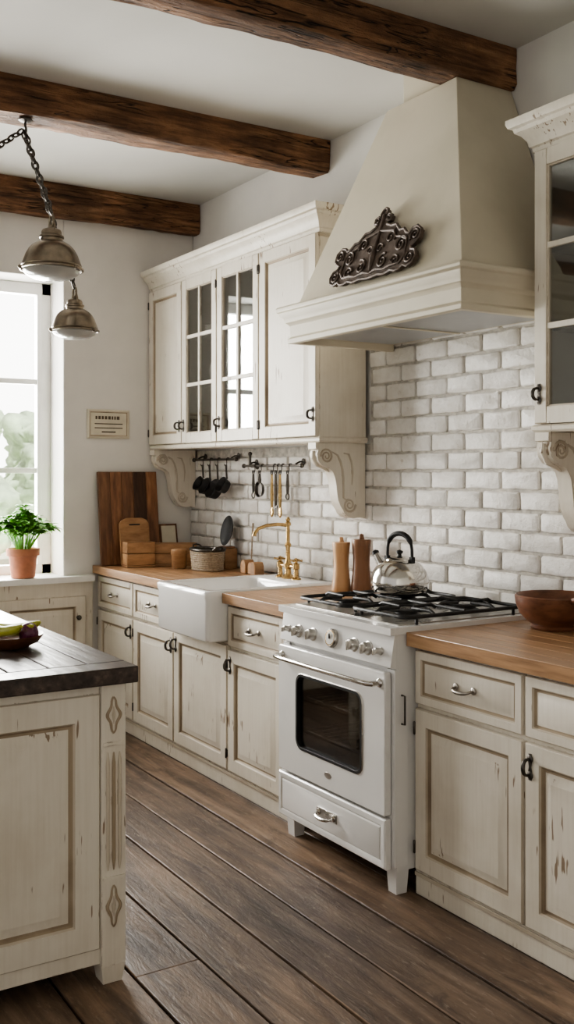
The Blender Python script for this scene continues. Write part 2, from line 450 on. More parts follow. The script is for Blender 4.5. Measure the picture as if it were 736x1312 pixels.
# ------------------------------------------------------------------ base cabinets
YC=-.63; yf=YC-.022
def base(name,x0,x1,units):
    m=MB()
    for (a,b,kind,hs) in units:
        bb=b if b!=units[-1][1] else x1
        aa=a if a!=units[0][0] else x0
        m.box(aa,bb,YC,-.03,.085,.685 if kind=='sink' else .870,CREAM)
    m.box(x0,x1,YC-.008,-.05,.0,.085,CREAM)
    m.box(x0,x1,YC-.014,YC-.009,.066,.080,GLAZEL)
    for (a,b,kind,hs) in units:
        g=.006
        if kind=='dd':
            m.drawer(a+g,b-g,.672,.858,y=YC); m.door(a+g,b-g,.092,.655,y=YC)
            bail(m,(a+b)/2,yf,.768,.085,mat=ANTIQ)
        elif kind=='sink':
            m.door(a+g,b-g,.092,.672,y=YC)
        if hs!='N':
            hx=a+.03 if hs=='L' else b-.03
            bail(m,hx,yf,.585 if kind=='dd' else .60,.05,True)
        ox=b-.006 if hs=='L' else a+.006
        for z in (.17,.585): hinge(m,ox,yf+.004,z)
    return m.build(name,.0015,2)
base('base_cabinet',.005,2.262,[(.01,.547,'dd','R'),(.547,1.072,'dd','R'),(1.072,1.652,'sink','L'),(1.652,2.155,'dd','L')])
base('base_cabinet',3.02,4.66,[(3.025,3.554,'dd','N'),(3.554,4.10,'dd','L'),(4.10,4.655,'dd','R')])
def counter(name,spans):
    m=MB()
    for (x0,x1) in spans:
        y=-.68; w=.0815
        while y<-.03:
            y2=min(y+w,-.026); m.box(x0,x1,y,y2-.0006,.872,.92,COUNTER); y=y2
            if y>=-.027: break
    return m.build(name,.0022,2)
counter('butcher_block_countertop',[(.003,1.094)])
counter('butcher_block_countertop',[(1.656,2.268)])
counter('butcher_block_countertop',[(3.018,4.66)])

# ------------------------------------------------------------------ farmhouse sink
def rrect(x0,x1,y0,y1,z,r,n=5):
    P=[]
    for cx,cy,a0 in ((x1-r,y1-r,0),(x0+r,y1-r,90),(x0+r,y0+r,180),(x1-r,y0+r,270)):
        for i in range(n+1):
            a=R(a0+90*i/n); P.append((cx+r*math.cos(a),cy+r*math.sin(a),z))
    return P
m=MB()
X0,X1,Y0,Y1=1.10,1.65,-.755,-.03
L=[rrect(X0+.012,X1-.012,Y0+.012,Y1,.690,.02),rrect(X0,X1,Y0,Y1,.702,.024),rrect(X0,X1,Y0,Y1,.885,.024),rrect(X0-.004,X1+.004,Y0-.006,Y1,.90,.026),rrect(X0-.004,X1+.004,Y0-.006,Y1,.922,.026),rrect(X0+.002,X1-.002,Y0,Y1-.004,.929,.026),
   rrect(X0+.034,X1-.034,Y0+.034,-.20,.929,.05),rrect(X0+.042,X1-.042,Y0+.042,-.208,.920,.05),rrect(X0+.052,X1-.052,Y0+.052,-.22,.745,.05),rrect(X0+.09,X1-.09,Y0+.09,-.26,.73,.04)]
m.loops(L,CERAMIC,CERAMIC,CERAMIC)
m.lathe([(.001,0),(.035,0),(.035,.003),(.03,.004)],SATIN,((X0+X1)/2,-.48,.731),20)
m.build('farmhouse_sink',ang=50)
# faucet
m=MB(); fx,fy,fz=1.345,-.125,.929
m.lathe([(.034,0),(.036,.006),(.028,.014),(.018,.024),(.016,.05),(.024,.06),(.024,.075),(.015,.085),(.012,.11),(.012,.16),(.017,.168),(.017,.178),(.011,.186),(.010,.27),(.016,.276),(.016,.288),(.008,.296),(.013,.306),(.006,.318),(.001,.320)],BRASS,(fx,fy,fz),24)
m.tube([(fx,fy,fz+.275),(fx,fy-.06,fz+.282),(fx,fy-.13,fz+.278),(fx,fy-.18,fz+.262),(fx,fy-.20,fz+.24),(fx,fy-.203,fz+.225)],[.010,.0095,.009,.009,.010,.012],BRASS,12)
m.tube([(fx-.075,fy,fz+.065),(fx+.075,fy,fz+.065)],.009,BRASS,12)
for sx in (-1,1):
    hx=fx+sx*.078
    m.lathe([(.026,0),(.026,.006),(.014,.014),(.012,.05),(.018,.056),(.018,.08),(.008,.086),(.008,.10),(.012,.106),(.001,.112)],BRASS,(hx,fy,fz),20)
    for a in (35,125):
        c,s_=math.cos(R(a))*.034,math.sin(R(a))*.034
        m.tube([(hx-c,fy-s_,fz+.098),(hx-c*.8,fy-s_*.8,fz+.098),(hx,fy,fz+.098),(hx+c*.8,fy+s_*.8,fz+.098),(hx+c,fy+s_,fz+.098)],[.007,.005,.004,.005,.007],BRASS,10)
m.build('brass_faucet')

# ------------------------------------------------------------------ gas range
m=MB(); sx0,sx1=2.276,3.010; sy=-.735
gx0,gx1,gz0,gz1=2.415,2.865,.385,.690
m.box(sx0,sx1,-.10,-.035,.085,.911,ENAMEL)
m.box(sx0,sx0+.07,sy+.02,-.10,.085,.911,ENAMEL); m.box(sx1-.07,sx1,sy+.02,-.10,.085,.911,ENAMEL)
m.box(sx0+.07,sx1-.07,sy+.02,-.10,.085,.30,ENAMEL); m.box(sx0+.07,sx1-.07,sy+.02,-.10,.76,.911,ENAMEL)
cx0,cx1,cy0,cz0,cz1=sx0+.072,sx1-.072,sy+.022,.302,.758
m.box(cx0,cx0+.004,cy0,-.105,cz0,cz1,OVENI);m.box(cx1-.004,cx1,cy0,-.105,cz0,cz1,OVENI)
m.box(cx0,cx1,cy0,-.105,cz0,cz0+.004,OVENI);m.box(cx0,cx1,cy0,-.105,cz1-.004,cz1,OVENI);m.box(cx0,cx1,-.110,-.101,cz0,cz1,OVENI)
for z in (.44,.575):
    for k in range(13):
        x=cx0+.02+k*(cx1-cx0-.04)/12; m.tube([(x,cy0+.03,z),(x,-.12,z)],.0030,STEEL,6)
    for yy in (cy0+.03,cy0+.2,-.13): m.tube([(cx0+.006,yy,z),(cx1-.006,yy,z)],.005,STEEL,6)
for px in (sx0-.002,sx1-.045):
    m.box(px,px+.047,sy+.010,sy+.07,.101,.79,ENAMEL)
for px in (sx0+.004,sx1-.062):
    for py in (sy+.02,-.12):
        m.loops([[(px+a,py+b,0) for a,b in ((.006,.006),(.052,.006),(.052,.052),(.006,.052))],[(px+a,py+b,.10) for a,b in ((0,0),(.058,0),(.058,.058),(0,.058))]],ENAMEL,ENAMEL,ENAMEL)
m.prism([(sy+.02,.792),(sy-.008,.800),(sy+.010,.911),(sy+.02,.911)],'yz',sx0,sx1,ENAMEL)
m.box(sx0-.006,sx1+.006,sy-.012,-.03,.912,.938,ENAMEL)
m.box(sx0+.03,sx1-.03,sy+.05,-.07,.938,.942,SATIN)
m.box(sx0,sx1,-.06,-.03,.939,.956,ENAMEL)
Y=sy+.006; DT=.026
def rr(x0,x1,z0,z1,y,r,n=6,ins=0):
    return [(p[0],y,p[1]) for p in rrect(x0+ins,x1-ins,z0+ins,z1-ins,0,max(r-ins,.004),n)]
dx0,dx1,dz0,dz1=sx0+.006,sx1-.016,.278,.782
yd=Y-DT
m.loops([rr(gx0,gx1,gz0,gz1,Y,.045),rr(dx0,dx1,dz0,dz1,Y,.012),rr(dx0,dx1,dz0,dz1,yd+.004,.012),rr(dx0,dx1,dz0,dz1,yd,.012,ins=.004),
         rr(gx0,gx1,gz0,gz1,yd,.045),rr(gx0,gx1,gz0,gz1,yd-.004,.045,ins=.003),rr(gx0,gx1,gz0,gz1,yd-.004,.045,ins=.014),rr(gx0,gx1,gz0,gz1,Y,.045,ins=.016)],
        [ENAMEL,ENAMEL,ENAMEL,ENAMEL,SATIN,IRON,IRON])
m.loops([rr(gx0,gx1,gz0,gz1,yd+.010,.045,ins=.012),rr(gx0,gx1,gz0,gz1,yd+.012,.045,ins=.012)],OGLASS,OGLASS,OGLASS)
m.lathe([(.022,0),(.022,.002),(.001,.003)],SATIN,(2.64,yd,.335),20,ROTX@Matrix.Diagonal((1,.55,1,1)))
hy=yd-.045
m.tube([(2.315,yd,.742),(2.315,hy+.01,.742),(2.33,hy,.742),(2.40,hy-.006,.742),(2.64,hy-.010,.742),(2.88,hy-.006,.742),(2.95,hy,.742),(2.965,hy+.01,.742),(2.965,yd,.742)],[.010,.010,.010,.009,.009,.009,.010,.010,.010],STEEL,14)
for x in (2.315,2.965): m.lathe([(.017,0),(.017,.004),(.011,.010)],STEEL,(x,yd,.742),16,ROTX)
m.panel(sx0+.004,sx1-.016,.092,.268,[(0,0),(0,.020),(.005,.026),(.022,.026),(.028,.022),(.034,.026)],[ENAMEL]*5,ENAMEL,y=Y)
bail(m,2.635,Y-.030,.185,.10,mat=STEEL)
m.box(2.57,2.70,Y-.030,Y-.026,.168,.202,SATIN)
TL=Matrix.Rotation(R(90-9),4,'X')
for x,r in ((2.41,.021),(2.51,.021),(2.785,.021),(2.87,.021),(2.335,.012),(2.945,.012)):
    m.lathe([(r*1.25,0),(r*1.25,.004),(r,.006),(r*.92,.026),(r*.8,.030),(.001,.031)],SATIN,(x,sy+.002,.848),22,TL)
    m.box(x-.003,x+.003,sy-.037,sy-.026,.848-r*.8,.848+r*.8,STEEL)
m.lathe([(.036,0),(.036,.012),(.031,.018),(.028,.015),(.001,.015)],SATIN,(2.645,sy+.002,.852),30,TL)
m.lathe([(.026,.0155),(.026,.017),(.001,.0175)],DISH,(2.645,sy+.002,.852),30,TL)
m.lathe([(.030,.0150),(.030,.0165),(.026,.0168)],BRASS,(2.645,sy+.002,.852),30,TL)
m.box(2.643,2.647,sy-.020,sy-.015,.852,.872,IRON)
gz=.972
for bx in (2.46,2.83):
    for by in (-.53,-.24):
        m.lathe([(.055,.942),(.055,.950),(.042,.955),(.040,.962),(.030,.966),(.001,.966)],IRON,(bx,by,0),24)
for bx in (2.46,2.83):
    x0,x1,y0,y1=bx-.165,bx+.165,-.665,-.095
    P=[(p[0],p[1],gz-.006) for p in rrect(x0,x1,y0,y1,0,.035,4)]
    m.tube(P,.0075,IRON,8,closed=True)
    m.tube([(x0,-.385,gz),(x1,-.385,gz)],.007,IRON,8)
    for by in (-.53,-.24):
        for a in (0,90,180,270):
            dx,dy=math.cos(R(a)),math.sin(R(a))
            ex=.165 if abs(dx)>.5 else 0; ey=.140 if abs(dy)>.5 else 0
            m.tube([(bx+dx*ex,by+dy*ey,gz-.006),(bx+dx*ex*.85,by+dy*ey*.85,gz+.006),(bx+dx*.035,by+dy*.035,gz+.004)],[.007,.008,.006],IRON,8)
        P=[(bx+.085*math.cos(t*math.pi/12),by+.085*math.sin(t*math.pi/12),gz) for t in range(24)]
        m.tube(P,.005,IRON,6,closed=True)
    for fx_ in (x0,x1):
        for fy_ in (y0+.05,y1-.05): m.tube([(fx_,fy_,gz-.006),(fx_,fy_,.9385)],.006,IRON,8)
m.tube([(sx1+.002,sy+.04,.70),(sx1+.02,sy+.04,.70),(sx1+.02,sy+.04,.60),(sx1+.002,sy+.04,.60)],.004,PEWTER,6)
m.build('gas_range',.003,2)

# ------------------------------------------------------------------ kettle
m=MB()
m.lathe([(.001,0),(.094,0),(.102,.004),(.108,.014),(.111,.034),(.109,.058),(.101,.082),(.086,.104),(.066,.119),(.056,.124),(.054,.129),(.046,.133),(.03,.139),(.012,.142),(.001,.143)],STEEL,(0,0,0),44)
m.lathe([(.008,.14),(.007,.148),(.013,.154),(.013,.161),(.001,.166)],IRON,(0,0,0),20)
m.tube([(-.070,-.015,.085),(-.095,-.022,.112),(-.108,-.026,.134),(-.113,-.027,.142)],[.024,.018,.014,.013],STEEL,16)
m.lathe([(.014,0),(.014,.016),(.004,.022)],IRON,(-.112,-.027,.138),12,Matrix.Rotation(R(-25),4,'Y'))
P=[]
for i in range(17):
    t=math.pi*i/16; P.append((-.058*math.cos(t),-.014*math.cos(t),.128+.102*math.sin(t)**.55))
m.tube(P,[.006]*3+[.0105]*11+[.006]*3,IRON,12)
for s_ in (-1,1): m.box(s_*.058-.008,s_*.058+.008,-.008+s_*.014,.008+s_*.014,.108,.140,IRON)
ob=m.build('tea_kettle',loc=(2.505,-.305,.988)); ob.scale=(1.08,1.08,1.04)

# ------------------------------------------------------------------ wall cabinets
YU=-.292; UZ0,UZ1,UZC=1.62,2.60,2.715
def glassdoor(m,x0,x1,z0,z1,y,t=.022,st=.058):
    m.panel(x0,x0+st,z0,z1,[(0,0),(0,t-.003),(.003,t)],[CREAM,GLAZEL],CREAM,y=y)
    m.panel(x1-st,x1,z0,z1,[(0,0),(0,t-.003),(.003,t)],[CREAM,GLAZEL],CREAM,y=y)
    m.box(x0+st,x1-st,y-t,y,z0,z0+st,CREAM); m.box(x0+st,x1-st,y-t,y,z1-st,z1,CREAM)
    a,b,c,d=x0+st,x1-st,z0+st,z1-st
    e=.006
    m.box(a,a+e,y-t+.006,y,c,d,GLAZEL);m.box(b-e,b,y-t+.006,y,c,d,GLAZEL);m.box(a+e,b-e,y-t+.006,y,c,c+e,GLAZEL);m.box(a+e,b-e,y-t+.006,y,d-e,d,GLAZEL)
    mx=(a+b)/2; m.box(mx-.010,mx+.010,y-t+.003,y-.004,c,d,CREAM)
    for k in (1,2):
        z=c+(d-c)*k/3; m.box(a,b,y-t+.0035,y-.0045,z-.010,z+.010,CREAM)
    m.box(a,b,y-.010,y-.008,c,d,GLASS)
def corbel(m,x0,x1):
    pr=[(0,0),(.285,0),(.285,-.030),(.270,-.034),(.277,-.055),(.270,-.085),(.250,-.106),(.226,-.114),(.203,-.122),(.186,-.140),(.175,-.165),(.168,-.20),(.164,-.235),(.158,-.268),(.146,-.296),(.132,-.315),(.122,-.334),(.100,-.350),(.070,-.358),(.03,-.352),(0,-.36)]
    pr=[(-.028-a,UZ0-.002+b) for a,b in pr]
    m.prism(pr,'yz',x0,x1,CREAM)
    for xs,sg in ((x0,-1),(x1,1)):
        for cx,cz,r0,tw,n in ((.226,-.066,.036,2.1,30),(.095,-.295,.036,1.9,28)):
            P=[]
            for i in range(n):
                t=i/(n-1); a=tw*2*math.pi*t+ (math.pi if cx<.15 else 0); r=r0*(1-t*.85)
                P.append((xs+sg*.001,-.026-(cx+r*math.cos(a)),UZ0+cz+r*math.sin(a)))
            m.tube(P,[.0055*(1-.5*i/n) for i in range(n)],GLAZEL,6)
        P=[(xs+sg*.001,-.026-a,UZ0+b) for a,b in ((.195,-.045),(.165,-.06),(.148,-.09),(.138,-.125),(.132,-.17),(.130,-.22),(.130,-.262),(.115,-.27))]
        m.tube(P,[.003,.005,.006,.006,.006,.005,.005,.003],GLAZEL,6)
        P=[(xs+sg*.001,-.026-a,UZ0+b) for a,b in ((.13,-.05),(.10,-.055),(.085,-.09),(.078,-.14),(.082,-.20))]
        m.tube(P,[.003,.005,.005,.005,.002],GLAZEL,6)
    P=[(0.5*(x0+x1),-.026-.280,UZ0-.04),(0.5*(x0+x1),-.026-.280,UZ0-.07),(0.5*(x0+x1),-.026-.258,UZ0-.104),(0.5*(x0+x1),-.026-.222,UZ0-.118),(0.5*(x0+x1),-.026-.190,UZ0-.138)]
    m.tube(P,[.006,.011,.012,.010,.004],CREAM,8)
CROWN=[(0,UZ1-.005),(.010,UZ1-.005),(.012,UZ1+.012),(.020,UZ1+.016),(.024,UZ1+.034),(.038,UZ1+.055),(.056,UZ1+.068),(.060,UZ1+.082),(.072,UZ1+.086),(.078,UZ1+.100),(.078,UZC),(0,UZC)]
RAIL=[(0,UZ0-.002),(.006,UZ0-.002),(.014,UZ0+.006),(.016,UZ0+.018),(.006,UZ0+.026),(0,UZ0+.026)]
def wallcab(x0,x1,units,path,crbl):
    m=MB(); w=.018
    m.box(x0,x0+w,YU,-.028,UZ0,UZ1,CREAM); m.box(x1-w,x1,YU,-.028,UZ0,UZ1,CREAM)
    m.box(x0+w,x1-w,YU,-.028,UZ0,UZ0+w,CREAM); m.box(x0,x1,YU,-.028,UZ1,UZ1+.10,CREAM)
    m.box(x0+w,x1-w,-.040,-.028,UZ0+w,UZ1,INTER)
    for i,(a,b,kind,hs) in enumerate(units):
        last=i==len(units)-1
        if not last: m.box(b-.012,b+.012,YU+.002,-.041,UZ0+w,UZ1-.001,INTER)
        g=.004
        if kind=='g':
            glassdoor(m,a+g,b-g,UZ0+.028,UZ1-.006,YU)
            c,d=UZ0+.086,UZ1-.064
            xa,xb=(a+.013 if i else x0+w),(b-.013 if not last else x1-w)
            for k in (1,2):
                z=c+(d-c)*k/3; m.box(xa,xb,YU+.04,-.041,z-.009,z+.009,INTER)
            for k in range(3):
                zb=UZ0+w if k==0 else c+(d-c)*k/3+.009
                for q in range(2):
                    cx=a+.14+q*(b-a-.28); 
                    if (k+q)%2==0:
                        for pz in range(5): m.lathe([(.045,zb+.001+pz*.012),(.075,zb+.012+pz*.012),(.07,zb+.0125+pz*.012),(.04,zb+.004+pz*.012)],DISH,(cx,-.15,0),24)
                    else:
                        m.lathe([(.03,zb+.001),(.042,zb+.02),(.048,zb+.07),(.045,zb+.11),(.03,zb+.13),(.034,zb+.14),(.001,zb+.145)],DISH,(cx,-.15,0),24)
        else:
            m.door(a+g,b-g,UZ0+.028,UZ1-.006,y=YU)
        hx=a+.028 if hs=='L' else b-.028
        bail(m,hx,YU-.022,UZ0+.13,.04,True)
        ox=b-.006 if hs=='L' else a+.006
        for z in (UZ0+.10,UZ1-.09): hinge(m,ox,YU-.018,z)
    m.molding(path,CROWN,CREAM); m.molding(path,RAIL,CREAM)
    m.molding(path,[(0,UZ1-.022),(.004,UZ1-.022),(.006,UZ1-.012),(0,UZ1-.010)],GLAZEL)
    for a,b in crbl: corbel(m,a,b)
    return m.build('wall_cabinet',.0015,2)
wallcab(.004,1.895,[(.006,.47,'d','R'),(.47,.907,'g','L'),(.907,1.364,'g','L'),(1.364,1.893,'d','R')],[(.006,YU),(1.895,YU),(1.895,-.028)],[(.02,.085),(1.825,1.890)])
wallcab(3.262,4.66,[(3.264,3.73,'g','L'),(3.73,4.19,'g','R'),(4.19,4.658,'d','R')],[(3.262,-.028),(3.262,YU),(4.66,YU)],[(3.27,3.335),(4.58,4.645)])

# ------------------------------------------------------------------ range hood
m=MB()
hx0,hx1,hy=2.095,3.187,-.575
zb,zt=2.035,2.19
P=[(hx0,-.028),(hx0,hy),(hx1,hy),(hx1,-.028)]
HM=[(-.02,zb),(.012,zb),(.014,zb+.020),(.004,zb+.028),(.006,zb+.075),(.014,zb+.085),(.022,zb+.090),(.026,zb+.108),(.040,zb+.122),(.042,zb+.132),(.050,zb+.136),(.052,zb+.150),(.046,zb+.158),(-.02,zb+.158)]
m.molding(P,HM,CREAM2)
m.box(hx0,hx1,hy,-.028,zb+.03,zt-.002,CREAM2)
m.box(hx0+.10,hx1-.10,hy+.07,-.10,zb+.018,zb+.031,FILTER)
m.box(hx0+.54,hx0+.552,hy+.07,-.10,zb+.012,zb+.019,CREAM2)
def q4(x0,x1,y0,z): return [(x0,y0,z),(x1,y0,z),(x1,-.028 if z<2.5 else -.003,z),(x0,-.028 if z<2.5 else -.003,z)]
m.loops([q4(2.11,3.172,-.56,2.186),q4(2.40,2.84,-.29,3.004)],CREAM2,CREAM2,CREAM2)
m.box(2.46,2.70,-.25,-.004,3.0,H-.002,CREAM2)
m.build('range_hood',.003,2)

# ornate iron crest leaning on hood
m=MB()
half=[(0,0),(.06,.006),(.10,.0),(.14,.010),(.165,.002),(.19,.004),(.21,.018),(.235,.008),(.262,.018),(.275,.045),(.262,.070),(.236,.076),(.228,.090),(.246,.100),(.268,.118),(.268,.150),(.240,.170),(.212,.164),(.196,.150),(.178,.156),(.158,.176),(.132,.176),(.118,.188),(.100,.208),(.070,.208),(.052,.216),(.034,.222),(.030,.234),(.050,.238),(.052,.258),(.034,.266),(.020,.258),(.022,.275),(.012,.292),(.0,.298)]
out=half+[(-a,b) for a,b in half[-2:0:-1]]
tilt=math.atan2(.27,.818)
m.M=Matrix.Translation((2.655,-.562,2.222))@Matrix.Rotation(-tilt,4,'X')
m.prism(out,'xz',-.002,-.018,RUST)
m.tube([(a,-.018,b) for a,b in out],.0065,RUST,6,closed=True)
def curl(cx,cz,r0,turns,a0,sg,w=.006,dirn=1):
    P=[];rs=[]
    for i in range(30):
        t=i/29; a=a0+dirn*turns*2*math.pi*t; r=r0*(1-t*.88)
        P.append((sg*(cx+r*math.cos(a)),-.021,cz+r*math.sin(a))); rs.append(w*(1-.55*t))
    m.tube(P,rs,RUST,6)
for sg in (-1,1):
    curl(.240,.044,.026,1.5,2.2,sg); curl(.240,.134,.027,1.5,-2.4,sg,dirn=-1)
    curl(.165,.110,.034,1.6,.5,sg); curl(.150,.045,.028,1.4,3.0,sg,dirn=-1)
    curl(.085,.155,.030,1.4,-.6,sg); curl(.070,.060,.032,1.5,1.2,sg)
    curl(.030,.120,.022,1.2,0,sg,.005); curl(.033,.248,.013,1.1,0,sg,.005)
    P=[(sg*a,-.020,b) for a,b in ((.0,.02),(.04,.03),(.09,.022),(.13,.03),(.18,.03),(.205,.055),(.20,.09))]
    m.tube(P,[.003,.007,.005,.007,.005,.006,.003],RUST,6)
    P=[(sg*a,-.020,b) for a,b in ((.20,.09),(.195,.125),(.15,.145),(.12,.15),(.10,.18),(.05,.19),(.0,.20))]
    m.tube(P,[.003,.006,.006,.005,.007,.006,.005],RUST,6)
m.tube([(0,-.020,.03),(0,-.022,.08),(0,-.022,.13),(0,-.020,.19),(0,-.018,.27)],[.004,.012,.008,.006,.010],RUST,8)
m.build('cast_iron_crest',ang=50)

# ------------------------------------------------------------------ utensil rails with their hanging tools
def rail(x0,x1,z):
    m=MB(); y=-.075
    m.tube([(x0,y,z),(x1,y,z)],.007,PEWTER,10)
    for x in (x0,x1): m.sphere((x,y,z),.013,PEWTER,seg=12,rings=8)
    for x in (x0+.06,x1-.06):
        m.tube([(x,-.028,z+.02),(x,-.05,z+.02),(x,y,z+.008)],.005,PEWTER,8)
        m.lathe([(.018,0),(.018,.003),(.008,.008)],PEWTER,(x,-.026,z+.02),14,ROTX)
    return m,y
def hook(m,x,y,z): 
    P=[(x,y+.010,z-.002),(x,y+.006,z+.009),(x,y-.004,z+.010),(x,y-.010,z),(x,y-.008,z-.02),(x,y-.012,z-.035),(x,y-.022,z-.036),(x,y-.026,z-.026)]
    m.tube(P,.0028,PEWTER,6)
m,y=rail(.16,.70,1.555); r1=m.build('utensil_rail') 
m,y=rail(.79,1.40,1.515)
m.tube([(.86,y,1.515),(.86,y,1.575)],.008,PEWTER,8); m.sphere((.86,y,1.583),.012,PEWTER)
m.lathe([(.02,0),(.02,.004),(.01,.012),(.01,.04)],PEWTER,(.86,-.026,1.515),16,ROTX)
r2=m.build('utensil_rail')
for i,(x,r,z) in enumerate(((.30,.045,1.415),(.39,.052,1.40),(.49,.060,1.385),(.60,.048,1.41))):
    m=MB(); hook(m,x,-.075,1.555)
    m.tube([(x,-.088,1.525),(x,-.086,1.49),(x,-.082,z+.03)],[.008,.006,.007],PEWTER,8,flat=.5)
    m.lathe([(r*.25,-.012-r*.4),(r*.8,-.008-r*.3),(r,.02),(r*1.04,.022),(r*.95,.018),(r*.7,-r*.2)],IRON,(x,-.105,z-.01),24,Matrix.Rotation(R(62),4,'X'))
    m.build('hanging_ladle_cup_%d'%(i+1),parent=r1)
for i,(x,kind) in enumerate(((.93,'key'),(1.0,'pan'),(1.13,'spoon'),(1.17,'fork'),(1.215,'spoon'),(1.29,'key'))):
    m=MB(); hook(m,x,-.075,1.515); y=-.094
    m.tube(circ((x,y,1.478),.010,12),.003,PEWTER,6,closed=True)
    L={'key':.10,'pan':.05,'fork':.17,'spoon':.18}[kind]
    m.tube([(x,y,1.468),(x,y,1.468-L*.6),(x,y,1.468-L)],[.006,.010,.007],PEWTER if kind!='spoon' else BRASS,8)
    if kind=='fork':
        m.box(x-.016,x+.016,y-.003,y+.003,1.29,1.302,PEWTER)
        for k in (-.013,0,.013): m.tube([(x+k,y,1.295),(x+k,y,1.24)],[.003,.0015],PEWTER,6)
    elif kind=='spoon': m.sphere((x,y,1.268),.024,BRASS,.8,.25,1.3)
    elif kind=='pan': m.lathe([(.001,0),(.038,0),(.044,.018),(.041,.017),(.036,.003)],PEWTER,(x,y+.008,1.385),24,ROTX)
    else: m.tube(circ((x,y,1.352),.016,14),.004,PEWTER,6,closed=True)
    m.build('hanging_utensil_%d'%(i+1),parent=r2)

# ------------------------------------------------------------------ left counter objects
CZ=.921
m=MB(); m.M=Matrix.Translation((.095,-.66,CZ))@Matrix.Rotation(R(-7),4,'Y')
ys=[0,.075,.15,.225,.31,.385]
for i in range(5):
    m.box(-.012,.012,ys[i],ys[i+1]-.001,0,.565,BOARD1)
m.build('slatted_cutting_board',.003)
m=MB(); m.M=Matrix.Translation((.155,-.555,CZ))@Matrix.Rotation(R(-9),4,'Y')
pl=[(.0,0),(.19,0),(.19,.25),(.175,.272),(.145,.285),(.045,.285),(.015,.272),(0,.25)]
m.prism(pl,'yz',-.009,.009,BOARD2); m.box(.0095,.012,.06,.13,.24,.248,IRON)
m.build('cutting_board',.003)
def crate(m,w,d,h,mat,t=.012):
    m.box(0,d,0,w,0,t,mat)
    for k in range(2):
        z0=t+.001+k*(h-t)/2; z1=z0+(h-t)/2-.004
        m.box(d-t,d,0,w,z0,z1,mat);m.box(0,t,0,w,z0,z1,mat)
        m.box(t,d-t,0,t,z0,z1,mat);m.box(t,d-t,w-t,w,z0,z1,mat)
m=MB(); m.M=Matrix.Translation((.19,-.565,CZ))@Matrix.Rotation(R(-6),4,'Z')
crate(m,.17,.10,.15,BOARD2); m.build('wooden_crate',.002)
m=MB(); m.M=Matrix.Translation((.155,-.345,CZ))@Matrix.Rotation(R(-28),4,'Z')
crate(m,.26,.13,.135,BOARD2); m.build('wooden_crate',.002)
m=MB(); m.M=Matrix.Translation((.085,-.262,CZ))@Matrix.Rotation(R(-12),4,'Y')
m.box(0,.012,0,.12,.0,.24,BOARD1); m.box(.012,.014,.012,.108,.012,.228,SIGNM)
m.build('small_picture_frame',.002)
m=MB(); m.lathe([(.001,0),(.038,0),(.043,.008),(.045,.075),(.048,.08),(.048,.105),(.042,.112),(.001,.114)],BOARD2,(0,0,0),28); m.build('wooden_canister',loc=(.465,-.325,CZ))
m=MB()
rows=9
for k in range(rows):
    z=.008+k*.012; a=.108+.012*k/rows; b=.078+.01*k/rows
    P=[(a*math.cos(2*math.pi*i/36)*(1+.012*(-1)**(i+k)),b*math.sin(2*math.pi*i/36)*(1+.012*(-1)**(i+k)),z) for i in range(36)]
    m.tube(P,.0068,BASKET,6,closed=True)
P=[(.122*math.cos(2*math.pi*i/36),.09*math.sin(2*math.pi*i/36),.118) for i in range(36)]
m.tube(P,.009,PEWTER,8,closed=True)
m.lathe([(.001,.0),(.104,.0),(.104,.006),(.001,.006)],BASKET,(0,0,0),30,Matrix.Diagonal((1,.68,1,1)))
for s_ in (-1,1):
    m.tube([(s_*.120,-.03,.118),(s_*.14,-.02,.135),(s_*.145,0,.14),(s_*.14,.02,.135),(s_*.120,.03,.118)],.005,PEWTER,6)
m.build('woven_basket',loc=(.65,-.235,CZ))
m=MB()
for (a,b,c,h_) in ((0,0,.055,.075),(.062,.01,.05,.065),(.118,-.005,.05,.07)):
    m.prism([(a,0),(a+c,0),(a+c,h_*.7),(a+c*.75,h_),(a+c*.25,h_),(a,h_*.7)],'xz',b-.03,b+.03,BOARD2)
m.build('wooden_block_set',.004,loc=(.90,-.13,CZ))
m=MB()
m.lathe([(.001,0),(.055,.002),(.075,.014),(.078,.018),(.074,.016),(.055,.006),(.001,.005)],IRON,(0,0,0),36,Matrix.Rotation(R(78),4,'X')@Matrix.Diagonal((.9,1.15,1,1)))
m.box(-.04,.04,-.04,.02,-.098,-.088,BOARD1); m.box(-.045,.045,-.05,.03,-.215,-.10,BOARD2)
m.build('oval_platter_on_stand',.001,loc=(.60,-.068,CZ+.215))
m=MB(); m.tube([(0,0,0),(.01,.0,.14),(.02,0,.20)],[.004,.005,.006],BASKET,8)
for a in range(5):
    t=a*math.pi/5
    m.tube([(.0,0,0),(.02*math.cos(t),.02*math.sin(t),-.03),(.012*math.cos(t),.012*math.sin(t),-.06),(0,0,-.07)],.0015,SATIN,5)
m.build('wire_whisk',loc=(.85,-.06,CZ+.072))

